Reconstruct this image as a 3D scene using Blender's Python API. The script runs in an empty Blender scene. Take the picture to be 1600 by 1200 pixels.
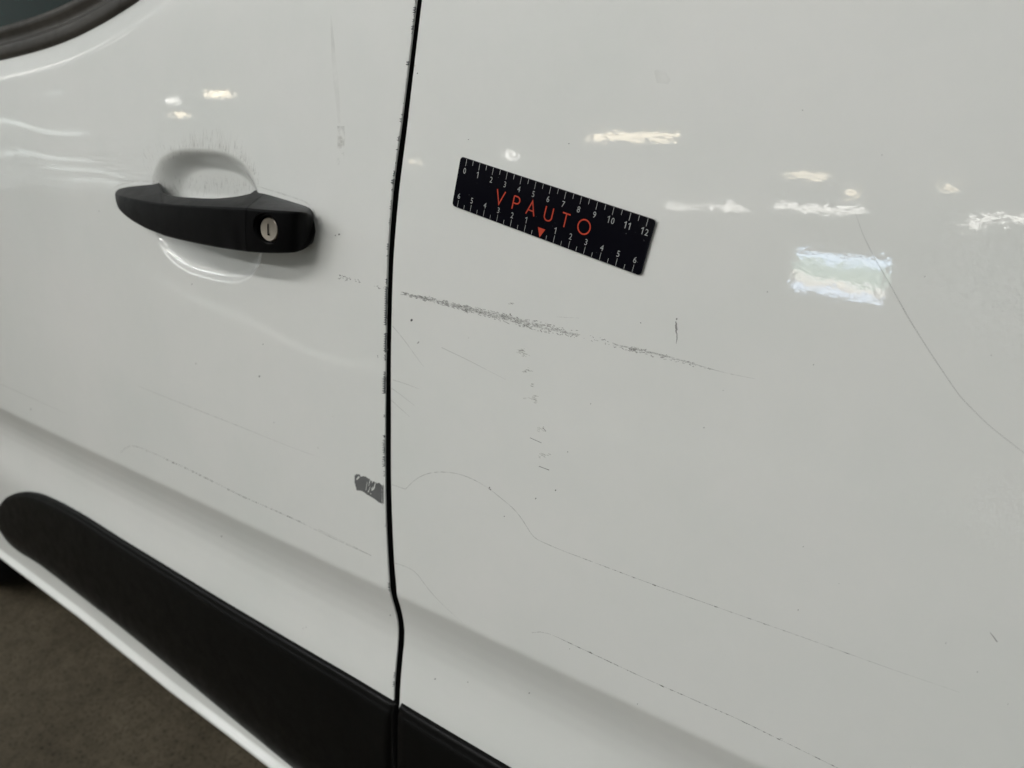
import bpy, bmesh, math, random
import numpy as np
from mathutils import Vector, Matrix
random.seed(7); rng = np.random.RandomState(11)
sc = bpy.context.scene

# ---------------------------------------------------------------- camera
TAU = math.radians(8.0)                       # inward lean of the body side
D0 = 0.3515                                   # camera to door skin
EX = np.array([0.799336, 0.210981, -0.562626])
UP = np.array([0.055863, -0.958368, -0.280017])
NN = np.array([0.598282, -0.192398, 0.777845])
UZ = math.cos(TAU)*UP - math.sin(TAU)*NN
UY = math.cos(TAU)*NN + math.sin(TAU)*UP
RW = np.array([EX, UY, UZ])                   # optical axes -> world
CAM = np.array([0.0, 0.0, 0.95])
cd = bpy.data.cameras.new('camera'); cam = bpy.data.objects.new('camera', cd); sc.collection.objects.link(cam)
cx, cy, cz = RW @ [1, 0, 0], RW @ [0, -1, 0], RW @ [0, 0, -1]
M = Matrix.Identity(4)
for i in range(3):
    M[i][0], M[i][1], M[i][2], M[i][3] = cx[i], cy[i], cz[i], CAM[i]
cam.matrix_world = M
cd.sensor_width = 36; cd.lens = 36*1200/1600; cd.clip_start = .02; cd.clip_end = 300
cd.dof.use_dof = True; cd.dof.focus_distance = .42; cd.dof.aperture_fstop = 10
sc.camera = cam

# ---------------------------------------------------------------- world, exposure
w = bpy.data.worlds.new('World'); sc.world = w; w.use_nodes = True
bg = w.node_tree.nodes['Background']; bg.inputs[0].default_value = (.95, 1.0, .98, 1); bg.inputs[1].default_value = .29
sc.view_settings.view_transform = 'Standard'; sc.view_settings.look = 'None'
sc.view_settings.exposure = 0; sc.view_settings.gamma = 1
sc.cycles.use_denoising = True
sc.cycles.max_bounces = 6
sc.cycles.sample_clamp_indirect = 6

# ---------------------------------------------------------------- body frame: u along the van, v up the skin, w outwards
AU = np.array([1., 0, 0]); AV = np.array([0, math.sin(TAU), math.cos(TAU)]); AW = np.array([0, -math.cos(TAU), math.sin(TAU)])
ORG = CAM - D0*AW
def B(u, v, w=0.0):
    u, v, w = np.broadcast_arrays(np.asarray(u, float), v, w)
    return ORG + u[..., None]*AU + v[..., None]*AV + w[..., None]*AW

PC = [(-.90, -.012), (-.60, -.006), (-.42, -.0015), (-.40, -.0036), (-.383, -.0066), (-.370, -.0084), (-.358, -.0094), (-.347, -.0090), (-.337, -.0076), (-.325, -.0047), (-.3135, -.0011), (-.310, 0), (-.2, 0), (.1, 0), (.6, -.02)]
_t = np.arange(-.9, .6, .0005); _p = np.interp(_t, [a for a, b in PC], [b for a, b in PC])
_k = np.exp(-.5*(np.arange(-40, 41)*.0005/.0017)**2); _k /= _k.sum()
_p = np.convolve(np.pad(_p, 40, mode='edge'), _k, 'valid')
_vb = ([-1.7, -1.1, -.8, -.676, -.507, .6], [-.575]*6)
def vbot(u): return np.interp(u, *_vb)
# line where the window recess begins, and the pocket behind the grip
WC = np.array([(-1.70, .035), (-1.2, .038), (-1.02, .041), (-.911, .0462), (-.835, .0515), (-.7566, .0606), (-.69, .0735), (-.640, .0865), (-.5959, .0988), (-.545, .116), (-.50, .140), (-.47, .175), (-.455, .22), (-.448, .30)])
def smooth_line(P, n=90):
    d = np.r_[0, np.cumsum(np.linalg.norm(np.diff(P, axis=0), axis=1))]; t = np.linspace(0, d[-1], n)
    Q = np.c_[np.interp(t, d, P[:, 0]), np.interp(t, d, P[:, 1])]
    for _ in range(5): Q[1:-1] = (Q[:-2] + 2*Q[1:-1] + Q[2:])/4
    return Q
WL = smooth_line(WC)
def wdist(u, v):
    """signed distance to the window line, positive towards the glass"""
    u = np.asarray(u, float); v = np.asarray(v, float); sh = u.shape; P = np.c_[u.ravel(), v.ravel()]
    out = np.full(len(P), -.5)
    near = np.where((P[:, 0] < -.38) & (P[:, 1] > -.02))[0]
    if len(near):
        A = WL[:-1]; D = WL[1:] - A; L2 = (D**2).sum(1); best = np.full(len(near), 9.); sg = np.ones(len(near)); X = P[near]
        for a, d, l in zip(A, D, L2):
            r = X - a; t = np.clip((r @ d)/l, 0, 1); e = r - t[:, None]*d; q = np.hypot(e[:, 0], e[:, 1])
            m = q < best; best[m] = q[m]; sg[m] = np.sign(d[0]*r[m, 1] - d[1]*r[m, 0])
        out[near] = best*sg
    return out.reshape(sh)
def sstep(a, b, x):
    t = np.clip((x - a)/(b - a), 0, 1); return t*t*(3 - 2*t)
PKC = (-.5600, -.0555); PKA, PKB = .0760, .0500
def pocket(u, v):
    x = (u - PKC[0]); y = (v - PKC[1]); a = np.where(x > 0, .0715, .0800)
    r = (np.abs(x/a)**2.8 + np.abs(y/PKB)**2.8)**(1/2.8)
    lo = 1 - sstep(-.25, .35, y/PKB)                       # crisp lower rim, soft upper one
    rim = .32*(1 - lo) + .17*lo
    d = np.clip((1.0 - r)/rim, 0, 1)
    s = (1 - lo)*d*d*(3 - 2*d) + lo*(1 - (1 - d)**3)
    return -(.0110*(1 - lo) + .0042*lo)*s - .006*np.clip(1 - r**2, 0, 1)*(1 - lo*.6)
def waves(u, v):
    return (.00016*np.sin(u*17 + v*9 + .7) + .00007*np.sin(u*9 - v*31 + 2.1) + .00005*np.sin(u*43 + v*22) +
            .00002*np.sin(v*90 + u*14 + 1.))
def dents(u, v):
    o = 0
    for (a, b, s, h) in [(-.93, -.10, .035, .0004), (-.88, -.09, .022, -.0004), (-.81, -.10, .02, .0004), (-.76, -.09, .018, -.0003), (-.37, -.17, .03, -.0005), (-.44, -.15, .05, .0004), (-.86, -.02, .05, .0005), (-.30, -.24, .04, .0003)]:
        o = o + h*np.exp(-((u - a)**2 + (v - b)**2)/(2*s*s))
    return o
def W(u, v, fine=True):
    u = np.asarray(u, float); v = np.asarray(v, float)
    z = np.interp(v - .034*(u + .352), _t, _p) - .06*v*v
    e = v - vbot(u)
    z = z + .0062*(1 - sstep(.0085, .0165, e)) - .0045*(1 - sstep(-.0005, .0075, e))
    z = z + pocket(u, v) + waves(u, v) + dents(u, v)
    d = wdist(u, v); dd = np.maximum(d, 0)
    z = z - (.42*dd - .42*.0022*(1 - np.exp(-dd/.0022)))
    return z
def base(u, v):
    return np.interp(v - .034*(u + .352), _t, _p) - .06*v*v
def ray(px, py):
    d = np.array([px - 800., py - 600., 1200.]); return d @ EX, d @ UP, d @ NN
def uvw(px, py, h=0.0, fn=W):
    """the point of the skin (raised by h) that belongs to a spot measured in the photograph"""
    a, b, c = ray(px, py); z = 0.
    for _ in range(8):
        t = (D0 - z)/c; z = float(fn(np.array(t*a), np.array(t*b))) + h
    return t*a, t*b, z
def uvh(px, py, w):
    a, b, c = ray(px, py); t = (D0 - w)/c; return t*a, t*b, w
_q = sorted(uvw(x, y, .003, base)[:2] for x, y in [(0, 873), (125, 968), (265, 1081), (420, 1201)])
_vb = ([-1.7] + [a for a, b in _q] + [.6], [_q[0][1] - .004] + [b for a, b in _q] + [_q[-1][1] + .004])

# ---------------------------------------------------------------- materials
def mat(name): 
    m = bpy.data.materials.new(name); m.use_nodes = True; return m, m.node_tree, m.node_tree.nodes['Principled BSDF']
def nd(t, ty, **kw):
    n = t.nodes.new(ty)
    for k, v_ in kw.items(): setattr(n, k, v_)
    return n
def noise(t, scale, detail=2, rough=.5, coord='Object', vec=None):
    n = nd(t, 'ShaderNodeTexNoise'); n.inputs['Scale'].default_value = scale; n.inputs['Detail'].default_value = detail; n.inputs['Roughness'].default_value = rough
    g = nd(t, 'ShaderNodeNewGeometry') if vec is None else None
    t.links.new(g.outputs['Position'] if vec is None else vec, n.inputs['Vector']); return n
def ramp(t, src, stops):
    r = nd(t, 'ShaderNodeValToRGB'); t.links.new(src, r.inputs[0])
    while len(r.color_ramp.elements) < len(stops): r.color_ramp.elements.new(.5)
    for e, (p, c) in zip(r.color_ramp.elements, stops): e.position = p; e.color = (*c, 1) if len(c) == 3 else c
    return r
def bump(t, src, dist, strength=1.0, prev=None):
    b = nd(t, 'ShaderNodeBump'); b.inputs['Strength'].default_value = strength; b.inputs['Distance'].default_value = dist
    t.links.new(src, b.inputs['Height'])
    if prev is not None: t.links.new(prev, b.inputs['Normal'])
    return b
def plain(name, col, rough=.5, spec=.5, metal=0, coat=0):
    m, t, p = mat(name); p.inputs['Base Color'].default_value = (*col, 1); p.inputs['Roughness'].default_value = rough
    p.inputs['Specular IOR Level'].default_value = spec; p.inputs['Metallic'].default_value = metal
    if coat: p.inputs['Coat Weight'].default_value = coat; p.inputs['Coat Roughness'].default_value = .03
    return m
def paint():
    m, t, p = mat('white_car_paint')
    n = noise(t, 7, 6, .68); r = ramp(t, n.outputs[0], [(.3, (.728, .745, .722)), (.7, (.780, .781, .762))])
    # fine road dust and tiny specks
    n2 = noise(t, 420, 2, .6); r2 = ramp(t, n2.outputs[0], [(.765, (0, 0, 0)), (.80, (1, 1, 1))])
    n3 = noise(t, 34, 2, .6); r3 = ramp(t, n3.outputs[0], [(.56, (0, 0, 0)), (.70, (.55, .55, .55))])
    mu = nd(t, 'ShaderNodeMath', operation='MULTIPLY'); t.links.new(r2.outputs[0], mu.inputs[0]); t.links.new(r3.outputs[0], mu.inputs[1])
    mx = nd(t, 'ShaderNodeMix', data_type='RGBA'); t.links.new(mu.outputs[0], mx.inputs[0]); t.links.new(r.outputs[0], mx.inputs[6]); mx.inputs[7].default_value = (.28, .25, .20, 1)
    t.links.new(mx.outputs[2], p.inputs['Base Color'])
    p.inputs['Roughness'].default_value = .38; p.inputs['Specular IOR Level'].default_value = .3
    p.inputs['Coat Weight'].default_value = 1; p.inputs['Coat Roughness'].default_value = .012
    a = noise(t, 330, 2, .5); b1 = bump(t, a.outputs[0], .000015)
    c = noise(t, 95, 1, .5); b2 = bump(t, c.outputs[0], .000022, 1, b1.outputs[0])
    t.links.new(b2.outputs[0], p.inputs['Coat Normal'])
    return m
PAINT = paint()
def plastic(name, col, rough, grain=.00003, scale=1500, dust=.0, coat=0, spec=.22):
    m, t, p = mat(name)
    n = noise(t, 18, 5, .65); lo = tuple(c*.8 for c in col); hi = tuple(min(1, c*1.25 + dust) for c in col)
    r = ramp(t, n.outputs[0], [(.35, lo), (.72, hi)]); t.links.new(r.outputs[0], p.inputs['Base Color'])
    p.inputs['Roughness'].default_value = rough; p.inputs['Specular IOR Level'].default_value = spec
    g = noise(t, scale, 2, .6); b_ = bump(t, g.outputs[0], grain); t.links.new(b_.outputs[0], p.inputs['Normal'])
    q = noise(t, 60, 4, .7); rr = ramp(t, q.outputs[0], [(.3, (rough*.85,)*3), (.75, (min(1, rough*1.2),)*3)]); t.links.new(rr.outputs[0], p.inputs['Roughness'])
    return m
HANDLE = plastic('grained_black_plastic', (.0016, .0016, .002), .46, .00006, 1300, .0014, spec=.07)
for k_, v_ in (('Sheen Weight', .16), ('Sheen Roughness', .35)): HANDLE.node_tree.nodes['Principled BSDF'].inputs[k_].default_value = v_
TRIM = plastic('black_moulding_plastic', (.0022, .0022, .0022), .42, .00002, 1700, .0005, spec=.12)
RUBBER = plastic('window_rubber', (.030, .026, .021), .5, .00003, 900, .006)
DARK = plain('deep_black_gasket', (.002, .002, .002), .9, .05)
CHIP = plastic('bare_grey_primer', (.085, .088, .09), .75, .00004, 900)
CHIP.node_tree.nodes['Principled BSDF'].inputs['Specular IOR Level'].default_value = .2
CHIPL = plastic('scuffed_grey_paint', (.20, .20, .19), .7, .00004, 900)
RIM = plain('worn_edge_paint', (.70, .71, .69), .5, .3)
def faded(name, col, alpha, nscale=260, lo=.35, hi=.65):
    m, t, p = mat(name); p.inputs['Base Color'].default_value = (*col, 1); p.inputs['Roughness'].default_value = .6; p.inputs['Specular IOR Level'].default_value = .2
    n = noise(t, nscale, 3, .6); r = ramp(t, n.outputs[0], [(lo, (0, 0, 0)), (hi, (alpha,)*3)]); t.links.new(r.outputs[0], p.inputs['Alpha'])
    return m
HAIR = faded('faint_grey_line', (.40, .39, .37), .32, 300, .30, .62)
HAIRD = faded('dark_broken_line', (.14, .135, .13), .75, 300, .52, .70)
GRIME = faded('dried_grime', (.42, .38, .32), .34, 140, .38, .70)
FILM = faded('thin_dust_film', (.58, .54, .48), .10, 60, .35, .75)
STRAND = faded('dirt_and_shade_strand', (.45, .41, .36), .17, 200, .30, .65)
CHALK = faded('pale_rub_mark', (.85, .86, .84), .8, 200, .3, .6)

# ---------------------------------------------------------------- object helpers
def tag(o, label=None, cat=None, group=None, kind=None):
    for k, x in (('label', label), ('category', cat), ('group', group), ('kind', kind)):
        if x: o[k] = x
    return o
WORLDLOC = {}
def link(o, parent, loc):
    sc.collection.objects.link(o); pl = Vector((0, 0, 0))
    if parent is not None: o.parent = parent; pl = WORLDLOC[parent.name]
    o.location = Vector(loc) - pl; WORLDLOC[o.name] = Vector(loc); return o
def thing(name, loc, label, cat, group=None):
    o = bpy.data.objects.new(name, None); o.empty_display_size = .1; link(o, None, loc); return tag(o, label, cat, group)
def mk(name, V, F, m, parent=None, smooth=True, mats=None, fm=None, split=None):
    V = np.asarray(V, float).reshape(-1, 3); c = (V.min(0) + V.max(0))/2; me = bpy.data.meshes.new(name)
    me.from_pydata((V - c).tolist(), [], [list(map(int, f)) for f in F]); me.materials.append(m)
    for x in (mats or []): me.materials.append(x)
    if fm is not None: me.polygons.foreach_set('material_index', fm)
    me.polygons.foreach_set('use_smooth', [smooth]*len(me.polygons))
    me.update(); me.validate()
    if smooth and split: me.set_sharp_from_angle(angle=math.radians(split))
    o = bpy.data.objects.new(name, me); return link(o, parent, c)
def gridfaces(nr, nc, flip=False):
    i = np.arange((nr-1)*(nc-1)); r, c = i//(nc-1), i % (nc-1); a = r*nc + c
    F = np.c_[a, a+1, a+nc+1, a+nc]; return F[:, ::-1] if flip else F
def boxv(c, s):
    c = np.array(c); s = np.array(s)/2
    V = [c + s*np.array(k) for k in [(-1,-1,-1),(1,-1,-1),(1,1,-1),(-1,1,-1),(-1,-1,1),(1,-1,1),(1,1,1),(-1,1,1)]]
    return V, [(0,3,2,1),(4,5,6,7),(0,1,5,4),(1,2,6,5),(2,3,7,6),(3,0,4,7)]

# ---------------------------------------------------------------- the hall: floor, far wall, ceiling
def concrete():
    m, t, p = mat('stained_concrete')
    a = noise(t, 5, 6, .65); b_ = noise(t, 45, 5, .7); c = noise(t, 160, 3, .7)
    r = ramp(t, a.outputs[0], [(.3, (.066, .054, .036)), (.7, (.118, .098, .068))])
    r2 = ramp(t, b_.outputs[0], [(.35, (.75, .75, .75)), (.7, (1.15, 1.15, 1.15))]); r3 = ramp(t, c.outputs[0], [(.33, (.38, .38, .38)), (.47, (1.05, 1.05, 1.05))])
    x = nd(t, 'ShaderNodeMix', data_type='RGBA', blend_type='MULTIPLY'); x.inputs[0].default_value = 1; t.links.new(r.outputs[0], x.inputs[6]); t.links.new(r2.outputs[0], x.inputs[7])
    y = nd(t, 'ShaderNodeMix', data_type='RGBA', blend_type='MULTIPLY'); y.inputs[0].default_value = 1; t.links.new(x.outputs[2], y.inputs[6]); t.links.new(r3.outputs[0], y.inputs[7])
    t.links.new(y.outputs[2], p.inputs['Base Color']); p.inputs['Roughness'].default_value = .65; p.inputs['Specular IOR Level'].default_value = .2
    bb = bump(t, c.outputs[0], .0006); t.links.new(bb.outputs[0], p.inputs['Normal']); return m
tag(mk('floor', [(-70, -49, 0), (60, -49, 0), (60, 30, 0), (-70, 30, 0)], [(0, 1, 2, 3)], concrete(), smooth=False), kind='structure')
LINEM = plastic('added_line_paint', (.75, .76, .72), .5, .0001, 300)
def band(pts, wd, z=.004):
    P = np.array(pts, float); T = np.gradient(P, axis=0); T /= np.linalg.norm(T, axis=1)[:, None]; N = np.c_[-T[:, 1], T[:, 0]]*wd/2; n = len(P)
    return [(*p, z) for p in P + N] + [(*p, z) for p in P - N], [(i, n+i, n+i+1, i+1) for i in range(n-1)]
V, F = band([(-9, -3.9), (-6.1, -3.1), (-4.2, -2.45), (-2.75, -2.14), (-1.8, -2.38), (-.9, -2.58), (0, -2.76), (1.6, -3.05)], .13)  # unseen pale strip, added for the wavy streak it mirrors in the paint
tag(mk('added_floor_line', V, F, LINEM, smooth=False), kind='structure')

HALLW = plain('pale_hall_wall', (.42, .43, .41), .8, .2)
CEILM = plain('grey_hall_roof', (.30, .31, .30), .9, .1)

# window opening in the far wall, seen mirrored in the side panel
def emis(name, col, s, tex=None):
    m = bpy.data.materials.new(name); m.use_nodes = True; t = m.node_tree; t.nodes.clear()
    e = nd(t, 'ShaderNodeEmission'); o = nd(t, 'ShaderNodeOutputMaterial'); e.inputs[0].default_value = (*col, 1); e.inputs[1].default_value = s
    t.links.new(e.outputs[0], o.inputs[0]); return m, t, e
WY = -48.0

wall = thing('hall_wall', (-11.7, -48.2, 0), 'pale end wall of the hall with one open gate', 'wall')
def wallbox(x0, x1, z0, z1):
    V, F = boxv(((x0+x1)/2, -48.2, (z0+z1)/2), (x1-x0, .3, z1-z0)); mk('wall_bay', V, F, HALLW, wall, False)
wallbox(-45, -14.3, 0, 5.2); wallbox(-8.9, 30, 0, 5.2); wallbox(-14.3, -8.9, 2.95, 5.2)
DAY = bpy.data.materials.new('daylit_yard'); DAY.use_nodes = True; t = DAY.node_tree; t.nodes.clear()
g_ = nd(t, 'ShaderNodeNewGeometry'); sp_ = nd(t, 'ShaderNodeSeparateXYZ'); t.links.new(g_.outputs['Position'], sp_.inputs[0])
n_ = noise(t, .9, 5, .65); ma = nd(t, 'ShaderNodeMath', operation='MULTIPLY_ADD'); t.links.new(n_.outputs[0], ma.inputs[0]); ma.inputs[1].default_value = 1.7; t.links.new(sp_.outputs[2], ma.inputs[2])
mr = nd(t, 'ShaderNodeMapRange'); t.links.new(ma.outputs[0], mr.inputs[0]); mr.inputs[1].default_value = .85; mr.inputs[2].default_value = 3.95
r_ = ramp(t, mr.outputs[0], [(.0, (.62, .78, 1)), (.13, (.7, .82, 1)), (.16, (.20, .26, .36)), (.24, (.80, .70, .54)), (.34, (.80, .84, .84)), (.38, (.24, .34, .26)), (.74, (.26, .38, .35)), (.80, (.62, .80, 1))])
e_ = nd(t, 'ShaderNodeEmission'); e_.inputs[1].default_value = 11; t.links.new(r_.outputs[0], e_.inputs[0]); o_ = nd(t, 'ShaderNodeOutputMaterial'); t.links.new(e_.outputs[0], o_.inputs[0])
mk('open_gate', [(-14.3, -48.1, .05), (-8.9, -48.1, .05), (-8.9, -48.1, 2.95), (-14.3, -48.1, 2.95)], [(0, 3, 2, 1)], DAY, wall, False)

# ---------------------------------------------------------------- the van
van = thing('van', (-.5, .9, 0), 'white delivery van with scuffed side panels, black door handle and black lower moulding', 'van')

GL = [(660.5, -60), (652, 0), (646, 50), (640, 100), (633.8, 150), (627.5, 200), (620.5, 250), (614.5, 300), (610.3, 350), (607.2, 400), (605.8, 450), (604.6, 500), (603.8, 550), (603.2, 600), (602.5, 650), (602.5, 700), (602.8, 760), (604.2, 820), (607.2, 880), (611.0, 925), (613.5, 937), (618.6, 955), (622.0, 970), (623, 985), (622.6, 1000), (620.6, 1025), (618.4, 1050), (616.6, 1090), (616.2, 1130), (615.6, 1200), (614.6, 1320)]
GR = [(667.5, -60), (659, 0), (653, 50), (647, 100), (641, 150), (635.5, 200), (629, 250), (623, 300), (618.5, 350), (614.7, 400), (612.8, 450), (611.4, 500), (610.3, 550), (609.6, 600), (609.5, 650), (609.6, 700), (610.4, 760), (612.4, 820), (615.5, 880), (619.4, 925), (621.6, 937), (626.8, 955), (629.8, 970), (631.4, 985), (631.0, 1000), (628.6, 1025), (626.4, 1050), (624.2, 1090), (623.8, 1130), (623.4, 1200), (622.6, 1320)]
def gapcurve(L, depth):
    q = [uvw(x, y, -depth, base) for x, y in L]; q = sorted((b, a) for a, b, c in q)
    v = np.array([a for a, b in q]); u = np.array([b for a, b in q])
    vv = np.arange(-.62, .30, .002); uu = np.interp(vv, v, u)
    top = vv > v[-1]; uu[top] = u[-1] + (vv[top] - v[-1])*(u[-1] - u[-4])/(v[-1] - v[-4])
    k = np.array([1, 2, 3, 2, 1])/9; uu = np.convolve(np.pad(uu, 2, mode='edge'), k, 'valid')
    return vv, uu
gvl, gul = gapcurve(GL, .0010); gvr, gur = gapcurve(GR, 0)
uL = lambda v: np.interp(v, gvl, gul); uR = lambda v: np.interp(v, gvr, gur)

def coords(spec):
    out = [spec[0][0]]
    for a, b, st in spec:
        n = max(1, int(round((b - a)/st))); out += list(np.linspace(a, b, n+1)[1:])
    return np.array(out)
RAD, FL = .0006, .016
def edgeprofile():
    a = [(RAD*math.sin(t) - RAD, -RAD*(1 - math.cos(t))) for t in (math.radians(x) for x in (22, 45, 68, 90))]
    return a + [(0, -.004), (0, -FL)]
def skin(name, us, vs, side, parent, cut=False):
    """us are base columns, the last one following the gap"""
    U, Vv = np.meshgrid(us, vs)
    vb = vbot(U); Vv = Vv + (1 - sstep(-.56, -.42, Vv))*(vb + .56)
    if side == 'L':
        k = sstep(-.43, -.36, U); U = U + k*(uL(Vv) - RAD - (-.36))
    else:
        k = 1 - sstep(-.34, -.25, U); U = U + k*(uR(Vv) + RAD - (-.34))
    Z = W(U, Vv)
    cols_u, cols_v, cols_z = [U], [Vv], [Z]
    eu, ev, ez = (U[:, -1:], Vv[:, -1:], Z[:, -1:]) if side == 'L' else (U[:, :1], Vv[:, :1], Z[:, :1])
    sg = 1 if side == 'L' else -1
    ex_ = [(eu + sg*(a + RAD), ev, ez + b) for a, b in edgeprofile()]
    if side == 'L':
        U = np.hstack([U] + [a for a, b, c in ex_]); Vv = np.hstack([Vv] + [b for a, b, c in ex_]); Z = np.hstack([Z] + [c for a, b, c in ex_])
    else:
        U = np.hstack([a for a, b, c in ex_[::-1]] + [U]); Vv = np.hstack([b for a, b, c in ex_[::-1]] + [Vv]); Z = np.hstack([c for a, b, c in ex_[::-1]] + [Z])
    # rolled lower edge
    rows = [(U[:1], Vv[:1] - .0012, Z[:1] - .003), (U[:1], Vv[:1] - .0005, Z[:1] - .0012)]
    rows = [(U[:1], Vv[:1] + .004, Z[:1] - .016), (U[:1], Vv[:1] - .0022, Z[:1] - .0075), (U[:1], Vv[:1] - .0022, Z[:1] - .0035), (U[:1], Vv[:1] - .0014, Z[:1] - .0014)]
    U = np.vstack([r[0] for r in rows] + [U]); Vv = np.vstack([r[1] for r in rows] + [Vv]); Z = np.vstack([r[2] for r in rows] + [Z])
    F = gridfaces(U.shape[0], U.shape[1])
    if cut:
        d = wdist(U.ravel(), Vv.ravel()); keep = d[F].max(1) < .052; F = F[keep]
    P = B(U, Vv, Z).reshape(-1, 3)
    used = np.unique(F); idx = -np.ones(len(P), int); idx[used] = np.arange(len(used))
    return mk(name, P[used], idx[F], PAINT, parent, True)
vrows = coords([(-.56, -.535, .001), (-.535, -.39, .006), (-.39, -.295, .0015), (-.295, -.12, .005), (-.12, .012, .00125), (.012, .13, .0022), (.13, .30, .01)])
ucols = coords([(-1.6, -1.12, .02), (-1.12, -.66, .004), (-.66, -.465, .00125), (-.465, -.36, .003)])
door = skin('front_door', ucols, vrows, 'L', van, True); tag(door, 'white front door with recessed pull pocket and chipped rear edge')
vrows2 = coords([(-.56, -.535, .002), (-.535, -.39, .006), (-.39, -.295, .0015), (-.295, .30, .006)])
ucols2 = coords([(-.34, -.25, .004), (-.25, .35, .008), (.35, 1.4, .03)])
side = skin('side_panel', ucols2, vrows2, 'R', van); tag(side, 'plain white panel behind the front door with a long grey scrape')

# gasket in the gap and dark inner body
vv = np.linspace(-.56, .29, 240)
q = []
for k, (fu, off, dz) in enumerate([(uL, -.0003, -.0010), (uR, .0012, -.0030)]):
    u_ = fu(vv) + off; q.append(B(u_, vv, base(u_, vv) + dz - (.004 if k else 0)))
V = np.stack(q, 1).reshape(-1, 3); mk('gap_gasket', V, gridfaces(240, 2), DARK, van)
V, F = boxv((-.1, 1.30, .98), (2.9, 1.45, 1.10)); 
INNER = plain('dark_inner_body', (.01, .01, .011), .8, .1)
V = [B(-1.55, -.52, -.06), B(1.35, -.52, -.06), B(1.35, .03, -.06), B(-1.55, .03, -.06)]; V = V + [x + np.array([0, 1.6, 0]) for x in V]
mk('inner_body', V, [(0,1,2,3), (4,7,6,5), (0,4,5,1), (3,2,6,7), (0,3,7,4), (1,5,6,2)], INNER, van, False)

def tyre(cx_, cy_, cz_, R, wd):
    P = [(.62, -.5), (.80, -.52), (.93, -.5), (.985, -.43), (1, -.3), (1, .3), (.985, .43), (.93, .5), (.80, .52), (.62, .5)]; n = 64; V = []
    for r, y in P:
        for k in range(n): a = 2*math.pi*k/n; V.append((cx_ + R*r*math.cos(a), cy_ + y*wd, cz_ + R*r*math.sin(a)))
    F = [(i*n+k, i*n+(k+1) % n, (i+1)*n+(k+1) % n, (i+1)*n+k) for i in range(len(P)-1) for k in range(n)]
    return mk('front_tyre', V, F, INNER, van, True, split=50)
tyre(-1.715, .45, .33, .33, .21)
# ---- loft through sections
def ringloft(name, secs, m, parent, split=None, flip=False):
    n = len(secs[0]); V = [p for s in secs for p in s]; F = []
    for i in range(len(secs)-1):
        for j in range(n):
            a, b_ = i*n + j, i*n + (j+1) % n; F.append((a, b_, b_+n, a+n))
    F.append(tuple(range(n))[::-1]); F.append(tuple((len(secs)-1)*n + j for j in range(n)))
    if flip: F = [f[::-1] for f in F]
    return mk(name, V, F, m, parent, True, split=split)
def fillet(P, rad, nseg=5):
    """round the corners of a closed 2-D polygon"""
    out = []; n = len(P); P = [np.array(p, float) for p in P]
    for i in range(n):
        a, b_, c = P[i-1], P[i], P[(i+1) % n]; la, lc = np.linalg.norm(a-b_), np.linalg.norm(c-b_)
        r = min(rad[i], .45*la, .45*lc)
        p0 = b_ + (a-b_)/max(la, 1e-9)*r; p1 = b_ + (c-b_)/max(lc, 1e-9)*r
        for k in range(nseg+1):
            t = k/nseg; out.append((1-t)**2*p0 + 2*t*(1-t)*b_ + t*t*p1)
    return out
# ---- door handle: grip and lock cap
HS = [((179.8,304,.002),(179.8,306,.002),(179.8,302,-.001)), ((182,304.5,.009),(182,318,.010),(181.5,298.5,-.001)), ((188,306,.016),(188,330,.017),(186,294.5,-.001)),
 ((205,310,.023),(204,344,.023),(200,291,-.001)), ((225,314,.027),(225,356.5,.0265),(218,289,-.001)), ((240,316.5,.0290),(240,363,.0282),(236,287.4,-.001)), ((249,317.7,.0300),(249,366.5,.0289),(245,287.4,-.001)),
 ((254,318.3,.0305),(255,369,.0293),(250,290.5,.003)), ((260,318.9,.0311),(262,371,.0297),(256.5,302,.010)), ((275,320,.0322),(279,375.3,.0303),(275,306.2,.014)), ((300,321.5,.0335),(305,381,.031),(302,308.3,.016)),
 ((325,322.6,.0340),(330,386,.031),(335,309.2,.016)), ((345,323.6,.034),(350,389.4,.030),(363,307,.012)), ((362,324.4,.033),(367,392,.030),(383,303.8,.006)), ((374,325,.0325),(378,393.4,.029),(397,300.6,0)),
 ((384.5,325.3,.032),(386,394.5,.029),(413,302,-.001))]
HC = [((384.5,325.3,.032),(386,394.5,.029),(413,302,-.001)), ((400,327,.031),(400,395.5,.0275),(424,305,-.001)), ((420,328.4,.029),(420,396.3,.025),(437,308.8,-.001)), ((440,329.6,.0265),(440,396.3,.022),(452,313.4,-.001)),
 ((455,330.4,.024),(455,395.4,.019),(463,316.8,-.001)), ((464,331,.0215),(464,393,.016),(471,319.4,-.001)), ((472,331.8,.0175),(471,388.5,.013),(479,322,-.001)), ((480,333.5,.012),(478,379.5,.009),(485,325.5,-.001)),
 ((486,337.5,.006),(484.5,366,.005),(488.7,331,-.001)), ((488.6,340.5,.003),(488,357,.0025),(490,335.8,-.001)), ((489.8,343.5,.001),(489.8,349,.001),(490.4,340,-.001))]
def lift(x, y, w_):
    a = uvh(x, y, w_); return np.array(uvh(x, y, w_ + float(base(a[0], a[1]))))
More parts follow.
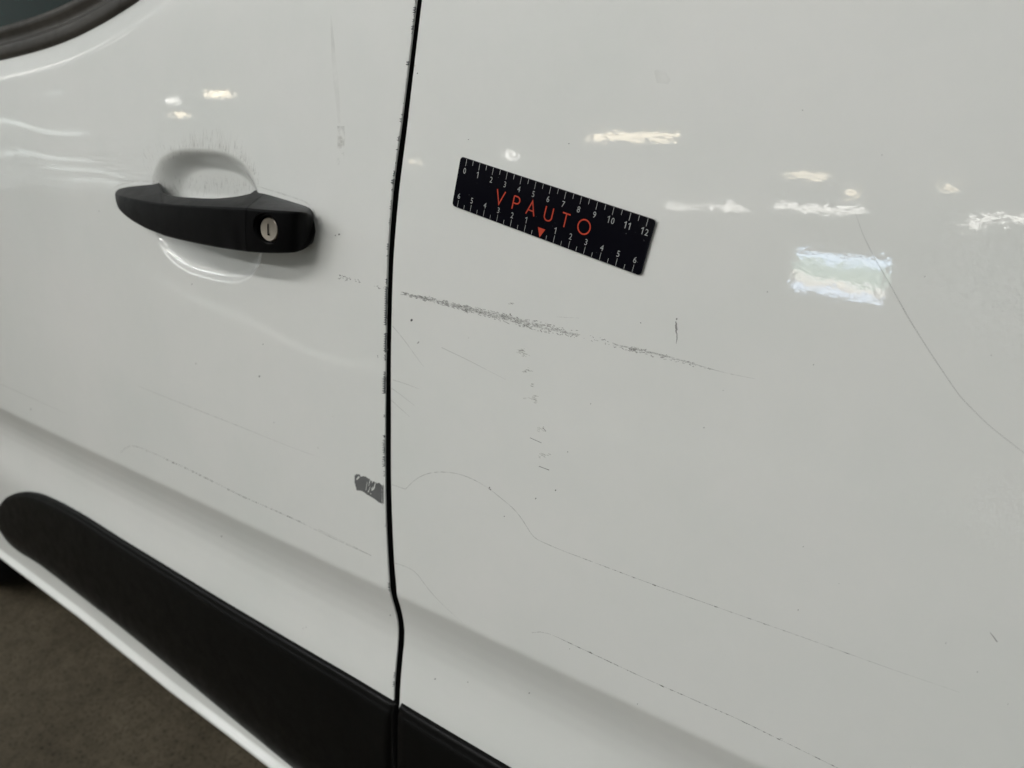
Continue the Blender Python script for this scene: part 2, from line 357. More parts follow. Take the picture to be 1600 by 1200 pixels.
def rail(L, k=6):
    """dense rails (ridge, lower edge, rear edge) through the measured stations"""
    Q = np.array([[lift(*p) for p in st] for st in L]); n = len(Q); t = np.linspace(0, n-1, (n-1)*k+1); out = np.zeros((len(t), 3, 3))
    for m_, tt in enumerate(t):
        i = min(int(tt), n-2); f = tt - i; p0, p1, p2, p3 = Q[max(i-1, 0)], Q[i], Q[i+1], Q[min(i+2, n-1)]
        out[m_] = .5*(2*p1 + (p2-p0)*f + (2*p0 - 5*p1 + 4*p2 - p3)*f*f + (3*p1 - p0 - 3*p2 + p3)*f**3)
    return out
def hsec(R, Bm, K):
    R, Bm, K = R.copy(), Bm.copy(), K.copy(); h = max(np.linalg.norm(R[1:] - Bm[1:]), .0004); f = min(1, h/.012)
    if K[2] < float(base(K[0], K[1])) + .0008: K = K + (K - R)*min(1.2, .006/max(R[2] - K[2], 1e-4))
    K[2] = min(K[2], R[2] - .0006)
    B1 = Bm*.82 + R*.18 + np.array([0, 0, .0005*f]); mid = (R + Bm)/2 + np.array([0, 0, .0009*f]); low = Bm + np.array([0, .0006*f, -.0045*f]); B2 = np.array([Bm[0]*.5 + K[0]*.5, Bm[1] + .004*f, min(K[2], low[2] - .0004)])
    P = fillet([R, mid, B1, Bm, low, B2, K], [.0016*f + .0002, .02, .006*f, .003*f, .002, .002, .002*f], 5)
    P = np.array(P); return list(B(P[:, 0], P[:, 1], P[:, 2]))
rl = rail(HS); rl[-1, :, 0] -= .0003
grip = ringloft('door_handle', [hsec(*q) for q in rl], HANDLE, door, 45)
tag(grip, 'black grained plastic pull grip bowed over its pocket')
rc = rail(HC); rc[0, :, 0] += .0003
cap = ringloft('handle_cap', [hsec(*q) for q in rc], HANDLE, door, 45)
tag(cap, 'black end cap of the handle with the key lock')
# lock well cut in the cap
lc = uvh(414.5, 358.5, .0285); LU, LV = lc[0] , lc[1]
rid, bot_ = rc[:, 0], rc[:, 1]
wf_ = lambda u: (float(np.interp(u, rid[:, 0], rid[:, 2])) + float(np.interp(u, bot_[:, 0], bot_[:, 2])))/2
lwf = wf_(LU) + .0008; slope = (wf_(LU + .008) - wf_(LU - .008))/.016
ax_w = np.array([-slope*.6, 0.03, 1.]); ax_w /= np.linalg.norm(ax_w); LA = ax_w[0]*AU + ax_w[1]*AV + ax_w[2]*AW
LX = AU - AU.dot(LA)*LA; LX /= np.linalg.norm(LX); LY = np.cross(LA, LX)
LC = B(LU, LV, lwf)
def lathe(name, prof, m, parent, n=48, c=LC, close0=False, split=40, sx=1, sy=1):
    V = []; F = []
    for r, z in prof:
        for k in range(n):
            a = 2*math.pi*k/n; V.append(c + LX*r*math.cos(a)*sx + LY*r*math.sin(a)*sy + LA*z)
    for i in range(len(prof)-1):
        for k in range(n):
            a, b_ = i*n+k, i*n+(k+1) % n; F.append((a, b_, b_+n, a+n))
    if close0: F.append(tuple((len(prof)-1)*n + k for k in range(n)))
    F.append(tuple(range(n))[::-1])
    return mk(name, V, F, m, parent, True, split=split)
RW_ = .0098
cut = lathe('cutter', [(RW_*.97, -.0095), (RW_, -.0008), (RW_*1.12, .0005), (RW_*1.12, .012)], HANDLE, None, close0=True)
bm_ = cap.modifiers.new('well', 'BOOLEAN'); bm_.object = cut; bm_.operation = 'DIFFERENCE'; bm_.solver = 'EXACT'
bpy.context.view_layer.update(); dg = bpy.context.evaluated_depsgraph_get()
nm_ = bpy.data.meshes.new_from_object(cap.evaluated_get(dg)); cap.modifiers.clear(); cap.data = nm_; nm_.name = 'handle_cap'
bpy.data.objects.remove(cut)
nm_.set_sharp_from_angle(angle=math.radians(38))
STEEL, t_, p_ = mat('worn_nickel'); p_.inputs['Metallic'].default_value = 1; p_.inputs['Base Color'].default_value = (.38, .34, .29, 1)
n_ = noise(t_, 700, 3, .6); r_ = ramp(t_, n_.outputs[0], [(.3, (.28,)*3), (.7, (.42,)*3)]); t_.links.new(r_.outputs[0], p_.inputs['Roughness'])
lock = lathe('lock_cylinder', [(.0083, -.0095), (.0083, -.0034), (.0080, -.0025), (.0074, -.0021), (.0068, -.0022)], STEEL, door, close0=True, c=LC + LX*.0002)
tag(lock, 'silver key lock face with a narrow keyhole')
KH = LC + LX*.0002 - LA*.00212
def quad(cx_, cy_, sx, sy, z=0.0002): return [KH + LX*(cx_ + a*sx) + LY*(cy_ + b_*sy) + LA*z for a, b_ in ((-.5, -.5), (.5, -.5), (.5, .5), (-.5, .5))]
V = quad(-.0006, -.0002, .0011, .0078) + quad(.0005, -.0035, .0012, .0012)
V += quad(-.0006, -.0002, .0011, .0078, -.0001) + quad(.0005, -.0035, .0012, .0012, -.0001)
mk('keyhole', V, [(0,1,2,3), (4,5,6,7)], DARK, door, False)

# ---- black mouldings
TT = [(-6, 812), (-5, 800), (-1, 787), (8, 777), (22, 771), (38, 769), (52, 770.5), (66, 774.5), (90, 785.5), (125, 804.5), (180, 840), (250, 883.5), (350, 945), (450, 1004), (540, 1057), (609, 1099), (614, 1102)]
TB = [(-6, 818), (-5, 826), (-2, 835), (4, 844), (14, 855), (28, 866), (45, 876), (60, 886), (85, 905), (125, 936), (180, 979), (250, 1036), (350, 1119), (430, 1185), (540, 1275), (612, 1334), (617, 1338)]
TT2 = [(622.5, 1102.7), (680, 1137.5), (730, 1167.5), (785, 1200), (900, 1268), (1100, 1388)]
TB2 = [(625, 1346), (690, 1400), (740, 1442), (800, 1492), (950, 1620), (1150, 1790)]
def dense(L, k=8):
    q = np.array([uvw(x, y, .004, base) for x, y in L])[:, :2]; d = np.r_[0, np.cumsum(np.linalg.norm(np.diff(q, axis=0), axis=1))]
    t = np.interp(np.linspace(0, len(L)-1, (len(L)-1)*k+1), range(len(L)), d); Q = np.c_[np.interp(t, d, q[:, 0]), np.interp(t, d, q[:, 1])]
    for _ in range(6): Q[1:-1] = (Q[:-2] + 2*Q[1:-1] + Q[2:])/4
    return Q
def moulding(T, Bt, parent, cap_left, cap_right, label):
    a, b_ = dense(T), dense(Bt); n = len(a); prof = [(0, -.004), (0, .0012), (.006, .0034), (.022, .0042), (.034, .0041), (.042, .0050), (.06, .0058), (.12, .0064), (.25, .0074), (.5, .0082), (.70, .0074), (.85, .0054), (.94, .0032), (.985, .0016), (1, .0004), (1, -.004)]
    V = []; H = np.linalg.norm(a[n//2] - b_[n//2])
    arc = np.r_[0, np.cumsum(np.linalg.norm(np.diff(a, axis=0), axis=1))]
    for i in range(n):
        h = np.linalg.norm(a[i] - b_[i]); f = min(1, (h/H))**.5 if cap_left else 1
        if cap_right: f *= math.sqrt(max(.35, min(1, (arc[-1] - arc[i])/.004)))
        if not cap_right and not cap_left: f *= math.sqrt(max(.35, min(1, arc[i]/.004)))
        for s, z in prof:
            p = a[i]*(1-s) + b_[i]*s; V.append(B(p[0], p[1], float(base(p[0], p[1])) + (z*f if z > 0 else z)))
    F = list(gridfaces(n, len(prof), True)); F.append(tuple(range(len(prof)))); F.append(tuple((n-1)*len(prof) + j for j in range(len(prof)))[::-1])
    return tag(mk('side_moulding', V, F, TRIM, parent, True, split=50), label)
moulding(TT, TB, door, True, True, 'wide black moulding with a rounded front end on the front door')
moulding(TT2, TB2, side, False, False, 'short visible stretch of black moulding behind the door gap')

# ---- window: rubber frame, glass and what is inside
def offs(P, d):
    t = np.gradient(P, axis=0); t /= np.linalg.norm(t, axis=1)[:, None]; return P + np.c_[-t[:, 1], t[:, 0]]*d
OUT = WL[4:-1]
prof = [(.0215, -.010), (.0222, .0012), (.0238, .0032), (.0275, .0040), (.0335, .0036), (.0360, .0026), (.0372, -.0006), (.0392, -.0016), (.0440, -.0012), (.0462, .0008), (.0500, .0014), (.0532, .0004), (.0545, -.0022), (.0548, -.010)]
rows = []
for d, h in prof:
    P = offs(OUT, d); z0 = -.42*.0245 + .42*.0022; rows.append(B(P[:, 0], P[:, 1], base(P[:, 0], P[:, 1]) + z0 + h))
V = np.stack(rows, 0).reshape(-1, 3); mk('window_seal', V, gridfaces(len(prof), len(OUT)), RUBBER, door, split=60)
tag(bpy.data.objects['window_seal'], 'black rubber seal curving round the corner of the door window')
GLASS, t_, p_ = mat('tinted_window_glass'); p_.inputs['Base Color'].default_value = (.22, .42, .38, 1); p_.inputs['Roughness'].default_value = .02; p_.inputs['Transmission Weight'].default_value = 1; p_.inputs['IOR'].default_value = 1.3
P = offs(OUT, .050); poly = [tuple(x) for x in P] + [(-1.66, .30)]
zb = lambda a, b_: float(base(a, b_)) - .011
n = len(poly); V = [B(a, b_, zb(a, b_)) for a, b_ in poly] + [B(a, b_, zb(a, b_) - .004) for a, b_ in poly]
F = [tuple(range(n)), tuple(range(n, 2*n))[::-1]] + [(i, i+n, (i+1) % n + n, (i+1) % n) for i in range(n)]
mk('window_glass', V, F, GLASS, door, False)
# door card top and far interior, seen dark through the glass
CARD = plastic('dark_door_card', (.008, .020, .018), .55, .0001, 400, .004)
V, F = boxv((-1.0, .55, 1.0), (1.2, .10, .10)); V = [B(-1.6, .02, -.05), B(-.5, .02, -.05), B(-.5, .085, -.06), B(-1.6, .068, -.06)]; V = V + [x + np.array([0, .09, 0]) for x in V]
mk('door_card', V, [(0,1,2,3), (4,7,6,5), (0,4,5,1), (3,2,6,7), (0,3,7,4), (1,5,6,2)], CARD, door, False)
V = [B(-1.62, .01, -.16), B(-.42, .01, -.16), B(-.42, .60, -.26), B(-1.62, .60, -.26)]; V = V + [x + np.array([0, 1.4, 0]) for x in V]
mk('cabin_interior', V, [(0,1,2,3), (4,7,6,5), (0,4,5,1), (3,2,6,7), (0,3,7,4), (1,5,6,2)], INNER, van, False)

# ---------------------------------------------------------------- marks on the paint (thin chips and lines that follow the skin)
class Marks:
    def __init__(s): s.V = []; s.F = []
    def pt(s, px, py, h=.00012):
        u, v, z = uvw(px, py, h, Wm); s.V.append(B(u, v, z)); return len(s.V) - 1
    def poly(s, P, h=.00012): s.F.append([s.pt(x, y, h) for x, y in P][::-1])
    def line(s, P, wd, h=.0001, step=12, jit=.0):
        P = np.array(P, float); d = np.r_[0, np.cumsum(np.linalg.norm(np.diff(P, axis=0), axis=1))]; n = max(2, int(d[-1]/step)+1); t = np.linspace(0, d[-1], n)
        Q = np.c_[np.interp(t, d, P[:, 0]), np.interp(t, d, P[:, 1])]
        if n > 6:
            for _ in range(2): Q[1:-1] = (Q[:-2] + 2*Q[1:-1] + Q[2:])/4
        if jit: Q[1:-1] += rng.randn(len(Q)-2, 2)*jit
        T = np.gradient(Q, axis=0); T /= np.linalg.norm(T, axis=1)[:, None]; N = np.c_[-T[:, 1], T[:, 0]]
        wd = np.interp(t/d[-1], np.linspace(0, 1, len(wd)), wd) if hasattr(wd, '__len__') else np.full(n, wd)
        a = [s.pt(*(Q[i] + N[i]*wd[i]/2), h) for i in range(n)]; b_ = [s.pt(*(Q[i] - N[i]*wd[i]/2), h) for i in range(n)]
        for i in range(n-1): s.F.append([a[i], a[i+1], b_[i+1], b_[i]])
    def cells(s, x0, y0, x1, y1, st, test, h=.00012):
        nx, ny = int((x1-x0)/st), int((y1-y0)/st); idx = {}
        for j in range(ny):
            for i in range(nx):
                if test(x0 + (i+.5)*st, y0 + (j+.5)*st):
                    q = []
                    for a, b_ in ((i, j), (i+1, j), (i+1, j+1), (i, j+1)):
                        if (a, b_) not in idx: idx[(a, b_)] = s.pt(x0 + a*st + rng.uniform(-.2, .2)*st, y0 + b_*st + rng.uniform(-.2, .2)*st, h)
                        q.append(idx[(a, b_)])
                    s.F.append(q[::-1])
    def build(s, name, m, parent, label=None):
        o = mk(name, s.V, s.F, m, parent, False); return tag(o, label, kind=None if name == 'bare_patch' or (name == 'scratch' and label and 'upright' not in label and 'dash' not in label and 'slanting' not in label) else 'stuff')
_gu = np.arange(-1.25, .32, .0015); _gv = np.arange(-.60, .25, .0015); _GW = W(*np.meshgrid(_gu, _gv))
def Wm(u, v):
    a = min(max((float(u) + 1.25)/.0015, 0), len(_gu)-1.001); b = min(max((float(v) + .60)/.0015, 0), len(_gv)-1.001)
    i, j = int(a), int(b); a -= i; b -= j
    return (_GW[j, i]*(1-a) + _GW[j, i+1]*a)*(1-b) + (_GW[j+1, i]*(1-a) + _GW[j+1, i+1]*a)*b
def blob(cx_, cy_, rx, ry, n=8, ang=0, rough=.3):
    out = []
    for k in range(n):
        a = 2*math.pi*k/n; r = 1 + rng.uniform(-rough, rough); x, y = rx*r*math.cos(a), ry*r*math.sin(a)
        out.append((cx_ + x*math.cos(ang) - y*math.sin(ang), cy_ + x*math.sin(ang) + y*math.cos(ang)))
    return out
# long scrape: many little flakes
def scrape(bands, parent, label, m=CHIPL):
    k = Marks()
    for (x0, y0, x1, y1, w0, w1, n, dark) in bands:
        for _ in range(int(n*.62)):
            t = rng.uniform(); x, y = x0 + (x1-x0)*t, y0 + (y1-y0)*t; hw = (w0 + (w1-w0)*t)/2; o = rng.uniform(-1, 1)
            ang = math.atan2(y1-y0, x1-x0) + rng.choice([-.9, -.5, .25, .5, .9]) * rng.uniform(.2, 1); L = rng.uniform(.5, 2.3)*(1 + .3*dark)
            k.poly(blob(x + rng.uniform(-1, 1), y + o*hw, L, rng.uniform(.22, .62), 6, ang, .4))
    return k.build('scrape', m, parent, label)
SCR = plastic('scraped_grey_primer', (.28, .28, .27), .7, .00004, 900)
scrape([(628, 458.5, 665, 467, 4, 8, 110, 1), (660, 465, 730, 483, 8, 9, 170, 1), (725, 481, 790, 497, 10, 13, 190, 1), (785, 496, 860, 514, 14, 16, 190, 1), (855, 512, 905, 524, 14, 10, 85, 0), (900, 521, 965, 541, 11, 9, 45, 0), (965, 541, 1000, 549, 5, 8, 45, 1), (985, 545, 1040, 559, 9, 8, 70, 1), (1035, 557, 1085, 569, 8, 6, 45, 0), (1080, 570, 1118, 578, 5, 1, 22, 0)], side, 'long thin band of grey scrape flakes below the ruler', SCR)
k = Marks(); k.line([(640, 461), (700, 475), (800, 499), (900, 523)], [2, 5, 8, 3], .00006); k.line([(960, 538), (1040, 556), (1130, 582), (1180, 592)], [2, 3, 1, .4], .00006); k.build('scrape_haze', faded('scrape_haze', (.42, .42, .40), .38, 420, .35, .65), side)
scrape([(530, 433, 545, 436, 7, 8, 26, 0), (543, 435, 566, 441, 6, 4, 20, 0), (584, 447, 594, 449.5, 3, 3, 9, 1), (597, 449, 600, 451, 2, 2, 3, 1)], door, 'faint short start of the scrape beside the door gap')
# vertical nick, dots, right-hand scratches
k = Marks(); k.line([(1057.5, 497), (1057, 500)], 2.2, .00012, 2); k.line([(1056, 502), (1056.6, 508), (1057, 515), (1056.3, 521)], [1.2, 3.0, 3.2, 1.4], .00012, 2, .25); k.line([(1057.4, 520), (1057.8, 528), (1056.5, 537)], [1.3, 1.5, .5], .00012, 2, .2)
k.build('scratch', SCR, side, 'short upright grey nick to the right of the scrape')
k = Marks()
for x, y, r in [(643, 500.5, 2.1), (797, 491, 1.3), (732, 218, .8), (889, 224.5, 1.1), (652, 114.5, 1.1), (648, 103, .8), (1001, 504.5, .9), (1199, 456, .9), (1100, 668, .8), (923, 631, .8), (887, 706, .8), (868, 766, 1.0), (837, 779, 1.1), (788, 807, 1.1), (765, 762, 1.3), (766.5, 765, 1.2), (1254, 172, .8), (1378, 242, .8), (1020, 913, .8), (1445, 432, .9), (1549, 555, .8), (680, 1061, 1.2), (731, 1066, .9), (827, 1083, .9), (1255, 854, .9), (1247, 953, .8), (1478, 1005, .9), (1527, 1050, .9), (1575, 1100, .7), (996, 1100, .7), (890, 1014, .7), (1311, 912, .6), (1271, 570, .8), (1130, 610, .7)]:
    k.poly(blob(x, y, r*.8, r, 7, .5, .35))
k.build('paint_chip', CHIP, side, 'small dark stone chips scattered over the side panel')
k = Marks()
for x, y, r in [(405, 588, 1.5), (411, 538, .9), (300, 444, 1.1), (306, 568, .8), (530, 366, 1.4), (524, 368, 1), (590, 556, .8), (590.5, 558, .7), (48, 639.5, .8), (346, 838, .9), (428, 660, .7), (497, 700, .7), (155, 330, .7), (610, 961.5, 1.0), (478, 980, .8), (474, 982, .6)]:
    k.poly(blob(x, y, r*.8, r, 7, .5, .35))
k.build('paint_chip', CHIP, door, 'small dark stone chips scattered over the front door')
k = Marks(); k.line([(1336, 330), (1346, 362), (1362, 395), (1388, 440), (1420, 498), (1456, 555), (1500, 620), (1545, 665), (1603, 710)], [.2, .7, 1.0, 1.2, 1.1, .9, .8, .7, .6], .0001, 10)
k.build('scratch', faded('dark_hairline', (.30, .29, .28), .44, 200, .15, .45), side, 'long curved dark hairline scratch at the right of the panel')
k = Marks(); k.line([(1547, 988), (1553, 996), (1558.5, 1003)], [.7, 1.6, 1.8], .00012, 2, .2)
k.line([(606, 546), (605, 547)], 1); k.line([(652, 537), (655, 533.5)], [.8, 1.5, .8], .0001, 2)
k.build('scratch', SCR, side, 'short slanting nick low on the right')
# rays from the door edge
k = Marks()
for a in ([(613, 509), (630, 529), (650, 557), (662, 573)], [(614, 593.5), (635, 600), (655, 608)], [(611, 606), (628, 618), (648, 634)], [(611, 625), (622, 635), (640, 651)], [(690, 543), (730, 562), (790, 593)]):
    k.line(a, [1.1, .9, .4], .0001, 8)
k.build('hairline', faded('fine_hairline', (.42, .41, .39), .20, 200, .1, .5), side)
# outlines left by removed stickers
k = Marks()
k.line([(612, 757), (634, 764.5)], 1.0); k.line([(634, 764), (642, 755), (651, 747.5), (664, 740.5), (680, 737.3), (700, 737.5), (720, 741), (741, 749.5), (764, 763), (786, 781), (800, 792), (813, 807), (825, 826), (834, 841), (850, 848), (880, 861), (905, 870)], 1.1, .0001, 7)
k.line([(905, 870), (1018, 912.5), (1130, 952), (1250, 994), (1400, 1048), (1500, 1082)], [1.1, 1.1, 1, .8, .5, .3], .0001, 14)
k.line([(831, 988.5), (837, 984), (845, 983.5), (880, 1000), (1010, 1061), (1150, 1122), (1315, 1203)], 1.0, .0001, 14)
k.line([(617, 880), (634, 884.5), (650, 893), (660, 908), (676, 929), (700, 953), (722, 972)], [.9, .9, .8, .6, .3], .0001, 8)
k.line([(870, 495), (905, 497)], .5)
k.build('sticker_outline', HAIR, side, 'ghost outlines of removed lettering low on the side panel')
k = Marks()
k.line([(905, 870.5), (1018, 912.8), (1130, 952.4), (1250, 994.4), (1360, 1034)], [.6, 1.5, 1.5, 1.2, .8], .00013, 10, .12)
k.line([(880, 1000.2), (1010, 1061.2), (1150, 1122.4), (1315, 1203)], [.8, 1.7, 1.6, 1.2], .00013, 10, .12)
for a, b_ in (((1014, 911), (1024, 914.5)), ((915, 1016), (928, 1022)), ((938, 1027), (947, 1031)), ((965, 1039), (976, 1044)), ((1030, 1070), (1041, 1075)), ((1150, 1122), (1157, 1126)), ((1218, 1153), (1226, 1157)), ((1132, 955.5), (1137, 957.5)), ((760, 759.5), (768, 766))): k.line([a, b_], [.8, 1.8, .8], .00014, 3)
k.build('sticker_outline', HAIRD, side, 'dark dotted dirt along the ghost outlines')
k = Marks()
k.line([(188, 708), (193, 703), (196.5, 691.5), (215, 697), (300, 735.5), (375, 774), (450, 806.5), (520, 841), (580, 868)], 1.0, .0001, 12)
k.line([(215, 603), (300, 637), (380, 668.5), (450, 697), (500, 715)], [.4, .9, .9, .5, .2], .0001, 12); k.line([(0, 600), (50, 622), (105, 647)], [.7, .7, .2]); k.line([(497, 827), (580, 868)], .7)
k.build('sticker_outline', HAIR, door, 'ghost outlines of removed lettering on the front door')
k = Marks(); k.line([(205, 694.5), (300, 736), (375, 774.3), (450, 806.8), (485, 822)], [.4, 1.5, 1.5, 1.4, .8], .00013, 10, .12); k.line([(521, 839), (528, 842.5)], 1.3); k.line([(553, 854.5), (561, 858)], 1.3)
k.build('sticker_outline', HAIRD, door, 'dark dotted dirt along the ghost outline on the door')
# grey patch by the gap
PO = [(554, 743), (557, 741), (563, 741.5), (562.5, 745), (567, 744), (572, 745), (577, 749), (577.5, 747.5), (578, 751), (584, 752), (586, 754), (587, 753.5), (588.5, 755), (592, 754.5), (594, 755.5), (596, 758), (599.5, 758), (599.6, 786), (597.5, 788), (590, 783.5), (584, 778.5), (577, 775), (570, 770), (565, 767), (557, 766), (556, 760), (554, 755)]
SL = [[(573.5, 753), (574.2, 753.5), (572, 766), (571.2, 765)], [(577.5, 751), (578.8, 750), (576.5, 759), (575.5, 759)], [(577.8, 761), (578.8, 760.5), (576, 769.5), (574.6, 769)], [(581.5, 751), (583, 751), (582, 755), (581, 755)], [(585.8, 755), (587, 755), (585.5, 763), (583, 766), (580, 767), (581.5, 764), (584, 761)], [(582, 761), (583, 760), (581, 765.5), (579.5, 765)], [(560, 744), (562, 745.5), (558, 750), (556.5, 749)], [(579, 770), (580, 771), (579.5, 772.5), (578.6, 771.5)]]
def inside(P, x, y):
    c = False; n = len(P)
    for i in range(n):
        (x1, y1), (x2, y2) = P[i-1], P[i]
        if (y1 > y) != (y2 > y) and x < (x2-x1)*(y-y1)/(y2-y1) + x1: c = not c
    return c
k = Marks()
def tst(x, y):
    jx, jy = x + .5*math.sin(y*3.1) + rng.uniform(-.35, .35), y + .4*math.sin(x*2.3 + 1) + rng.uniform(-.3, .3)
    if not inside(PO, jx, jy): return False
    if x > 596 and rng.uniform() < .30*math.sin(y*4)**2 + .12: return False
    return not any(inside(s_, x + rng.uniform(-.2, .2), y) for s_ in SL)
k.cells(553, 739, 601, 789, .5, tst)
k.build('bare_patch', plastic('rubbed_grey_primer', (.118, .120, .120), .7, .00004, 900), door, 'ragged dark grey patch of missing paint beside the gap')
# chips along the rear edge of the door
k = Marks(); glx = lambda y: float(np.interp(y, [b_ for a, b_ in GL], [a for a, b_ in GL]))
for y0, y1, wd, dens in [(0, 6, 2, .4), (10, 21, 2.8, .8), (22, 27, 1.6, .5), (29, 35, 2.4, .6), (40, 47, 2.6, .8), (49, 53, 1.5, .5), (95.5, 102.5, 3.6, .95), (123, 125, 1.2, .6), (161, 163, 1.2, .7), (178, 181, 1.6, .7), (184, 192, 2.6, .55), (212, 221, 2.8, .55), (232.5, 235, 2.2, .9), (253, 256, 1.3, .8), (266, 276, 2, .7), (279, 289, 3.6, .9), (293, 300, 2, .5), (312, 330, 1.8, .5), (340, 352, 1.6, .4), (380, 391, 2, .6), (398, 401, 1.6, .7), (435, 445, 2.0, .85), (445, 511, 2.6, .90), (519, 552, 2.4, .85), (553, 564, 1.8, .6), (580, 590, 2.4, .8), (588, 616, 3.6, .92), (648, 652, 1.8, .8), (680, 684, 2.4, .9), (686, 712, 3.0, .5), (712, 730, 3.2, .55), (735, 745, 2.2, .35), (818, 824, 1.2, .4), (910, 925, 2.4, .6), (1050, 1060, 1.4, .6), (1064, 1073, 2.2, .7)]:
    k.cells(glx((y0+y1)/2) - 7, y0, glx((y0+y1)/2) + 6, y1, .55, lambda x, y: -wd*1.25*(.65 + .35*math.sin(y*1.7)) - 1.5 + .4*math.sin(y*5) < x - glx(y) < (-.2 if wd*dens > 2 else -1.1) and rng.uniform() < dens + .14 and math.sin((y-y0)/(y1-y0)*math.pi) > .12, .00022)
k.build('edge_chip', CHIP, door, 'row of dark chips down the rear edge of the front door')
# pale smudges under the scrape
k = Marks()
for cx_, cy_, rx, ry, n in [(815, 549, 8, 5, 26), (820, 555, 5, 3, 8), (824, 579, 7, 3, 14), (832, 603, 2, 4, 8), (836, 623, 5, 6, 22), (822, 622, 6, 1, 5), (845, 670, 7, 4, 14), (850, 712, 8, 4, 18), (799, 474, 6, 1, 6)]:
    for _ in range(n):
        k.poly(blob(cx_ + rng.randn()*rx*.5, cy_ + rng.randn()*ry*.5, rng.uniform(1, 3), rng.uniform(.4, .9), 6, .4, .4))
k.build('smudge', faded('pale_grey_smudge', (.50, .48, .40), .26, 300, .25, .6), side, 'faint column of dirty smudges under the scrape')
k = Marks(); k.line([(842, 728.5), (850, 731.5), (858, 734.5)], [1.3, .9, 1.4], .0001, 3); k.line([(828, 684), (838, 688), (846, 692)], .8); k.line([(848, 668), (853, 674)], .9); k.build('scratch', CHIPL, side, 'tiny dash below the column of smudges')
# dried grime on the door and hairs round the pocket
k = Marks(); k.cells(524, 192, 545, 262, 1.0, lambda x, y: (527 < x < 539.5 - abs(y-214)*.12 and 197 < y < 232 and rng.uniform() < .93) or (525.5 < x < 531.5 and 232 <= y < 258 and rng.uniform() < .7) or (531 < x < 538 and 238 < y < 248 and rng.uniform() < .45))
k.build('grime_stain', GRIME, door, 'dried beige drip stain left of the gap')
k = Marks(); k.line([(517, 24), (520, 70), (524, 120), (528, 160), (530, 192)], [1, 5, 8, 7, 4], .0001); k.line([(1024, 110), (1034, 122), (1046, 128)], [5, 22, 8], .00008); k.build('grime_film', FILM, door)
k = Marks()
for _ in range(190):
    t = rng.uniform(0, 1); x = 262 + 142*t; ytop = float(np.interp(x, [255, 270, 300, 335, 360, 380, 395, 405], [252, 240, 233, 234, 240, 252, 268, 292])); L = rng.uniform(6, 30)*(.5 + .7*math.sin(math.pi*t)); y = ytop + rng.uniform(-6, 8)
    dx = rng.uniform(-.25, .25) + .22*(t - .4); k.line([(x, y), (x + dx*L*.5 + rng.uniform(-.6, .6), y - L*.5), (x + dx*L, y - L)], [.9, .7, .3], .0001, 5)
for _ in range(150):
    x = rng.uniform(255, 398); y = rng.uniform(272, 297); L = rng.uniform(6, 22); k.line([(x, y), (x + rng.uniform(-2, 2), y + L*.6)], [.4, .8], .0001, 8)
for _ in range(60):
    x = rng.uniform(225, 262); y = rng.uniform(228, 280); L = rng.uniform(4, 9); k.line([(x, y), (x - L*.4, y - L)], [.7, .3], .0001, 8)
k.line([(402, 291), (440, 302.5), (475, 314), (488, 323), (494, 337), (495.5, 352), (490, 372)], [1, 2.4, 2.6, 2.4, 2, 1.5, .5], .0001, 5); k.line([(168, 302), (184, 289), (212, 283), (244, 283.5)], [.5, 2, 2, 1], .0001, 5)  # shade of the pad edge round the handle, drawn as coloured lines
k.build('dirt_and_shade_lines', STRAND, door, 'fine hair-like dirt streaks fanning out of the pull pocket, and drawn shade lines round the handle')

# ---------------------------------------------------------------- magnetic ruler
A_ = B(*uvw(722, 244, 0, base)); B_ = B(*uvw(1028, 344, 0, base)); D_ = B(*uvw(708, 321, 0, base))
rx = (B_ - A_)/np.linalg.norm(B_ - A_); ry = D_ - A_; ry -= ry.dot(rx)*rx; ry /= np.linalg.norm(ry); rz = -np.cross(rx, ry); rz = rz if rz.dot(AW) > 0 else -rz
RLW, RLH, TH = 129.6, 28.7, .9
RO = A_ + rz*.00045
def RP(x, y, z): return RO + rx*x*.001 + ry*y*.001 + rz*z*.001
ruler = thing('magnetic_ruler', RP(RLW/2, RLH/2, 0), 'black magnetic ruler with orange letters, stuck tilted on the white panel', 'ruler')
def rrect(ins, r, n=7):
    P = []; x0, y0, x1, y1 = ins, ins, RLW - ins, RLH - ins; r = max(.05, r)
    for cx_, cy_, a0 in ((x1-r, y0+r, -90), (x1-r, y1-r, 0), (x0+r, y1-r, 90), (x0+r, y0+r, 180)):
        for k_ in range(n+1): a = math.radians(a0 + 90*k_/n); P.append((cx_ + r*math.cos(a), cy_ + r*math.sin(a)))
    return P
R0 = 2.2
RULER, t_, p_ = mat('glossy_black_print'); p_.inputs['Base Color'].default_value = (.0035, .0035, .006, 1); p_.inputs['Roughness'].default_value = .12
n_ = noise(t_, 45, 3, .5); b_ = bump(t_, n_.outputs[0], .0002); t_.links.new(b_.outputs[0], p_.inputs['Normal']); p_.inputs['Specular IOR Level'].default_value = .06
n_ = noise(t_, 600, 2, .5); r_ = ramp(t_, n_.outputs[0], [(.74, (.0035, .0035, .006)), (.80, (.10, .10, .10))]); t_.links.new(r_.outputs[0], p_.inputs['Base Color'])
layers = [(0.0, 0, 0), (0, .62, 0), (.12, TH-.10, 0), (.35, TH, 1), (.9, TH+.02, 1)]
V = []; nn = None
for ins, z, _ in layers:
    P = rrect(ins, R0 - ins); nn = len(P); V += [RP(x, y, z) for x, y in P]
F = [];fm = []
for i in range(len(layers)-1):
    for j in range(nn): F.append((i*nn+j, (i+1)*nn+j, (i+1)*nn+(j+1) % nn, i*nn+(j+1) % nn)); fm.append(1 if i < 2 else 0)
F.append(tuple((len(layers)-1)*nn + j for j in range(nn))[::-1]); fm.append(0)
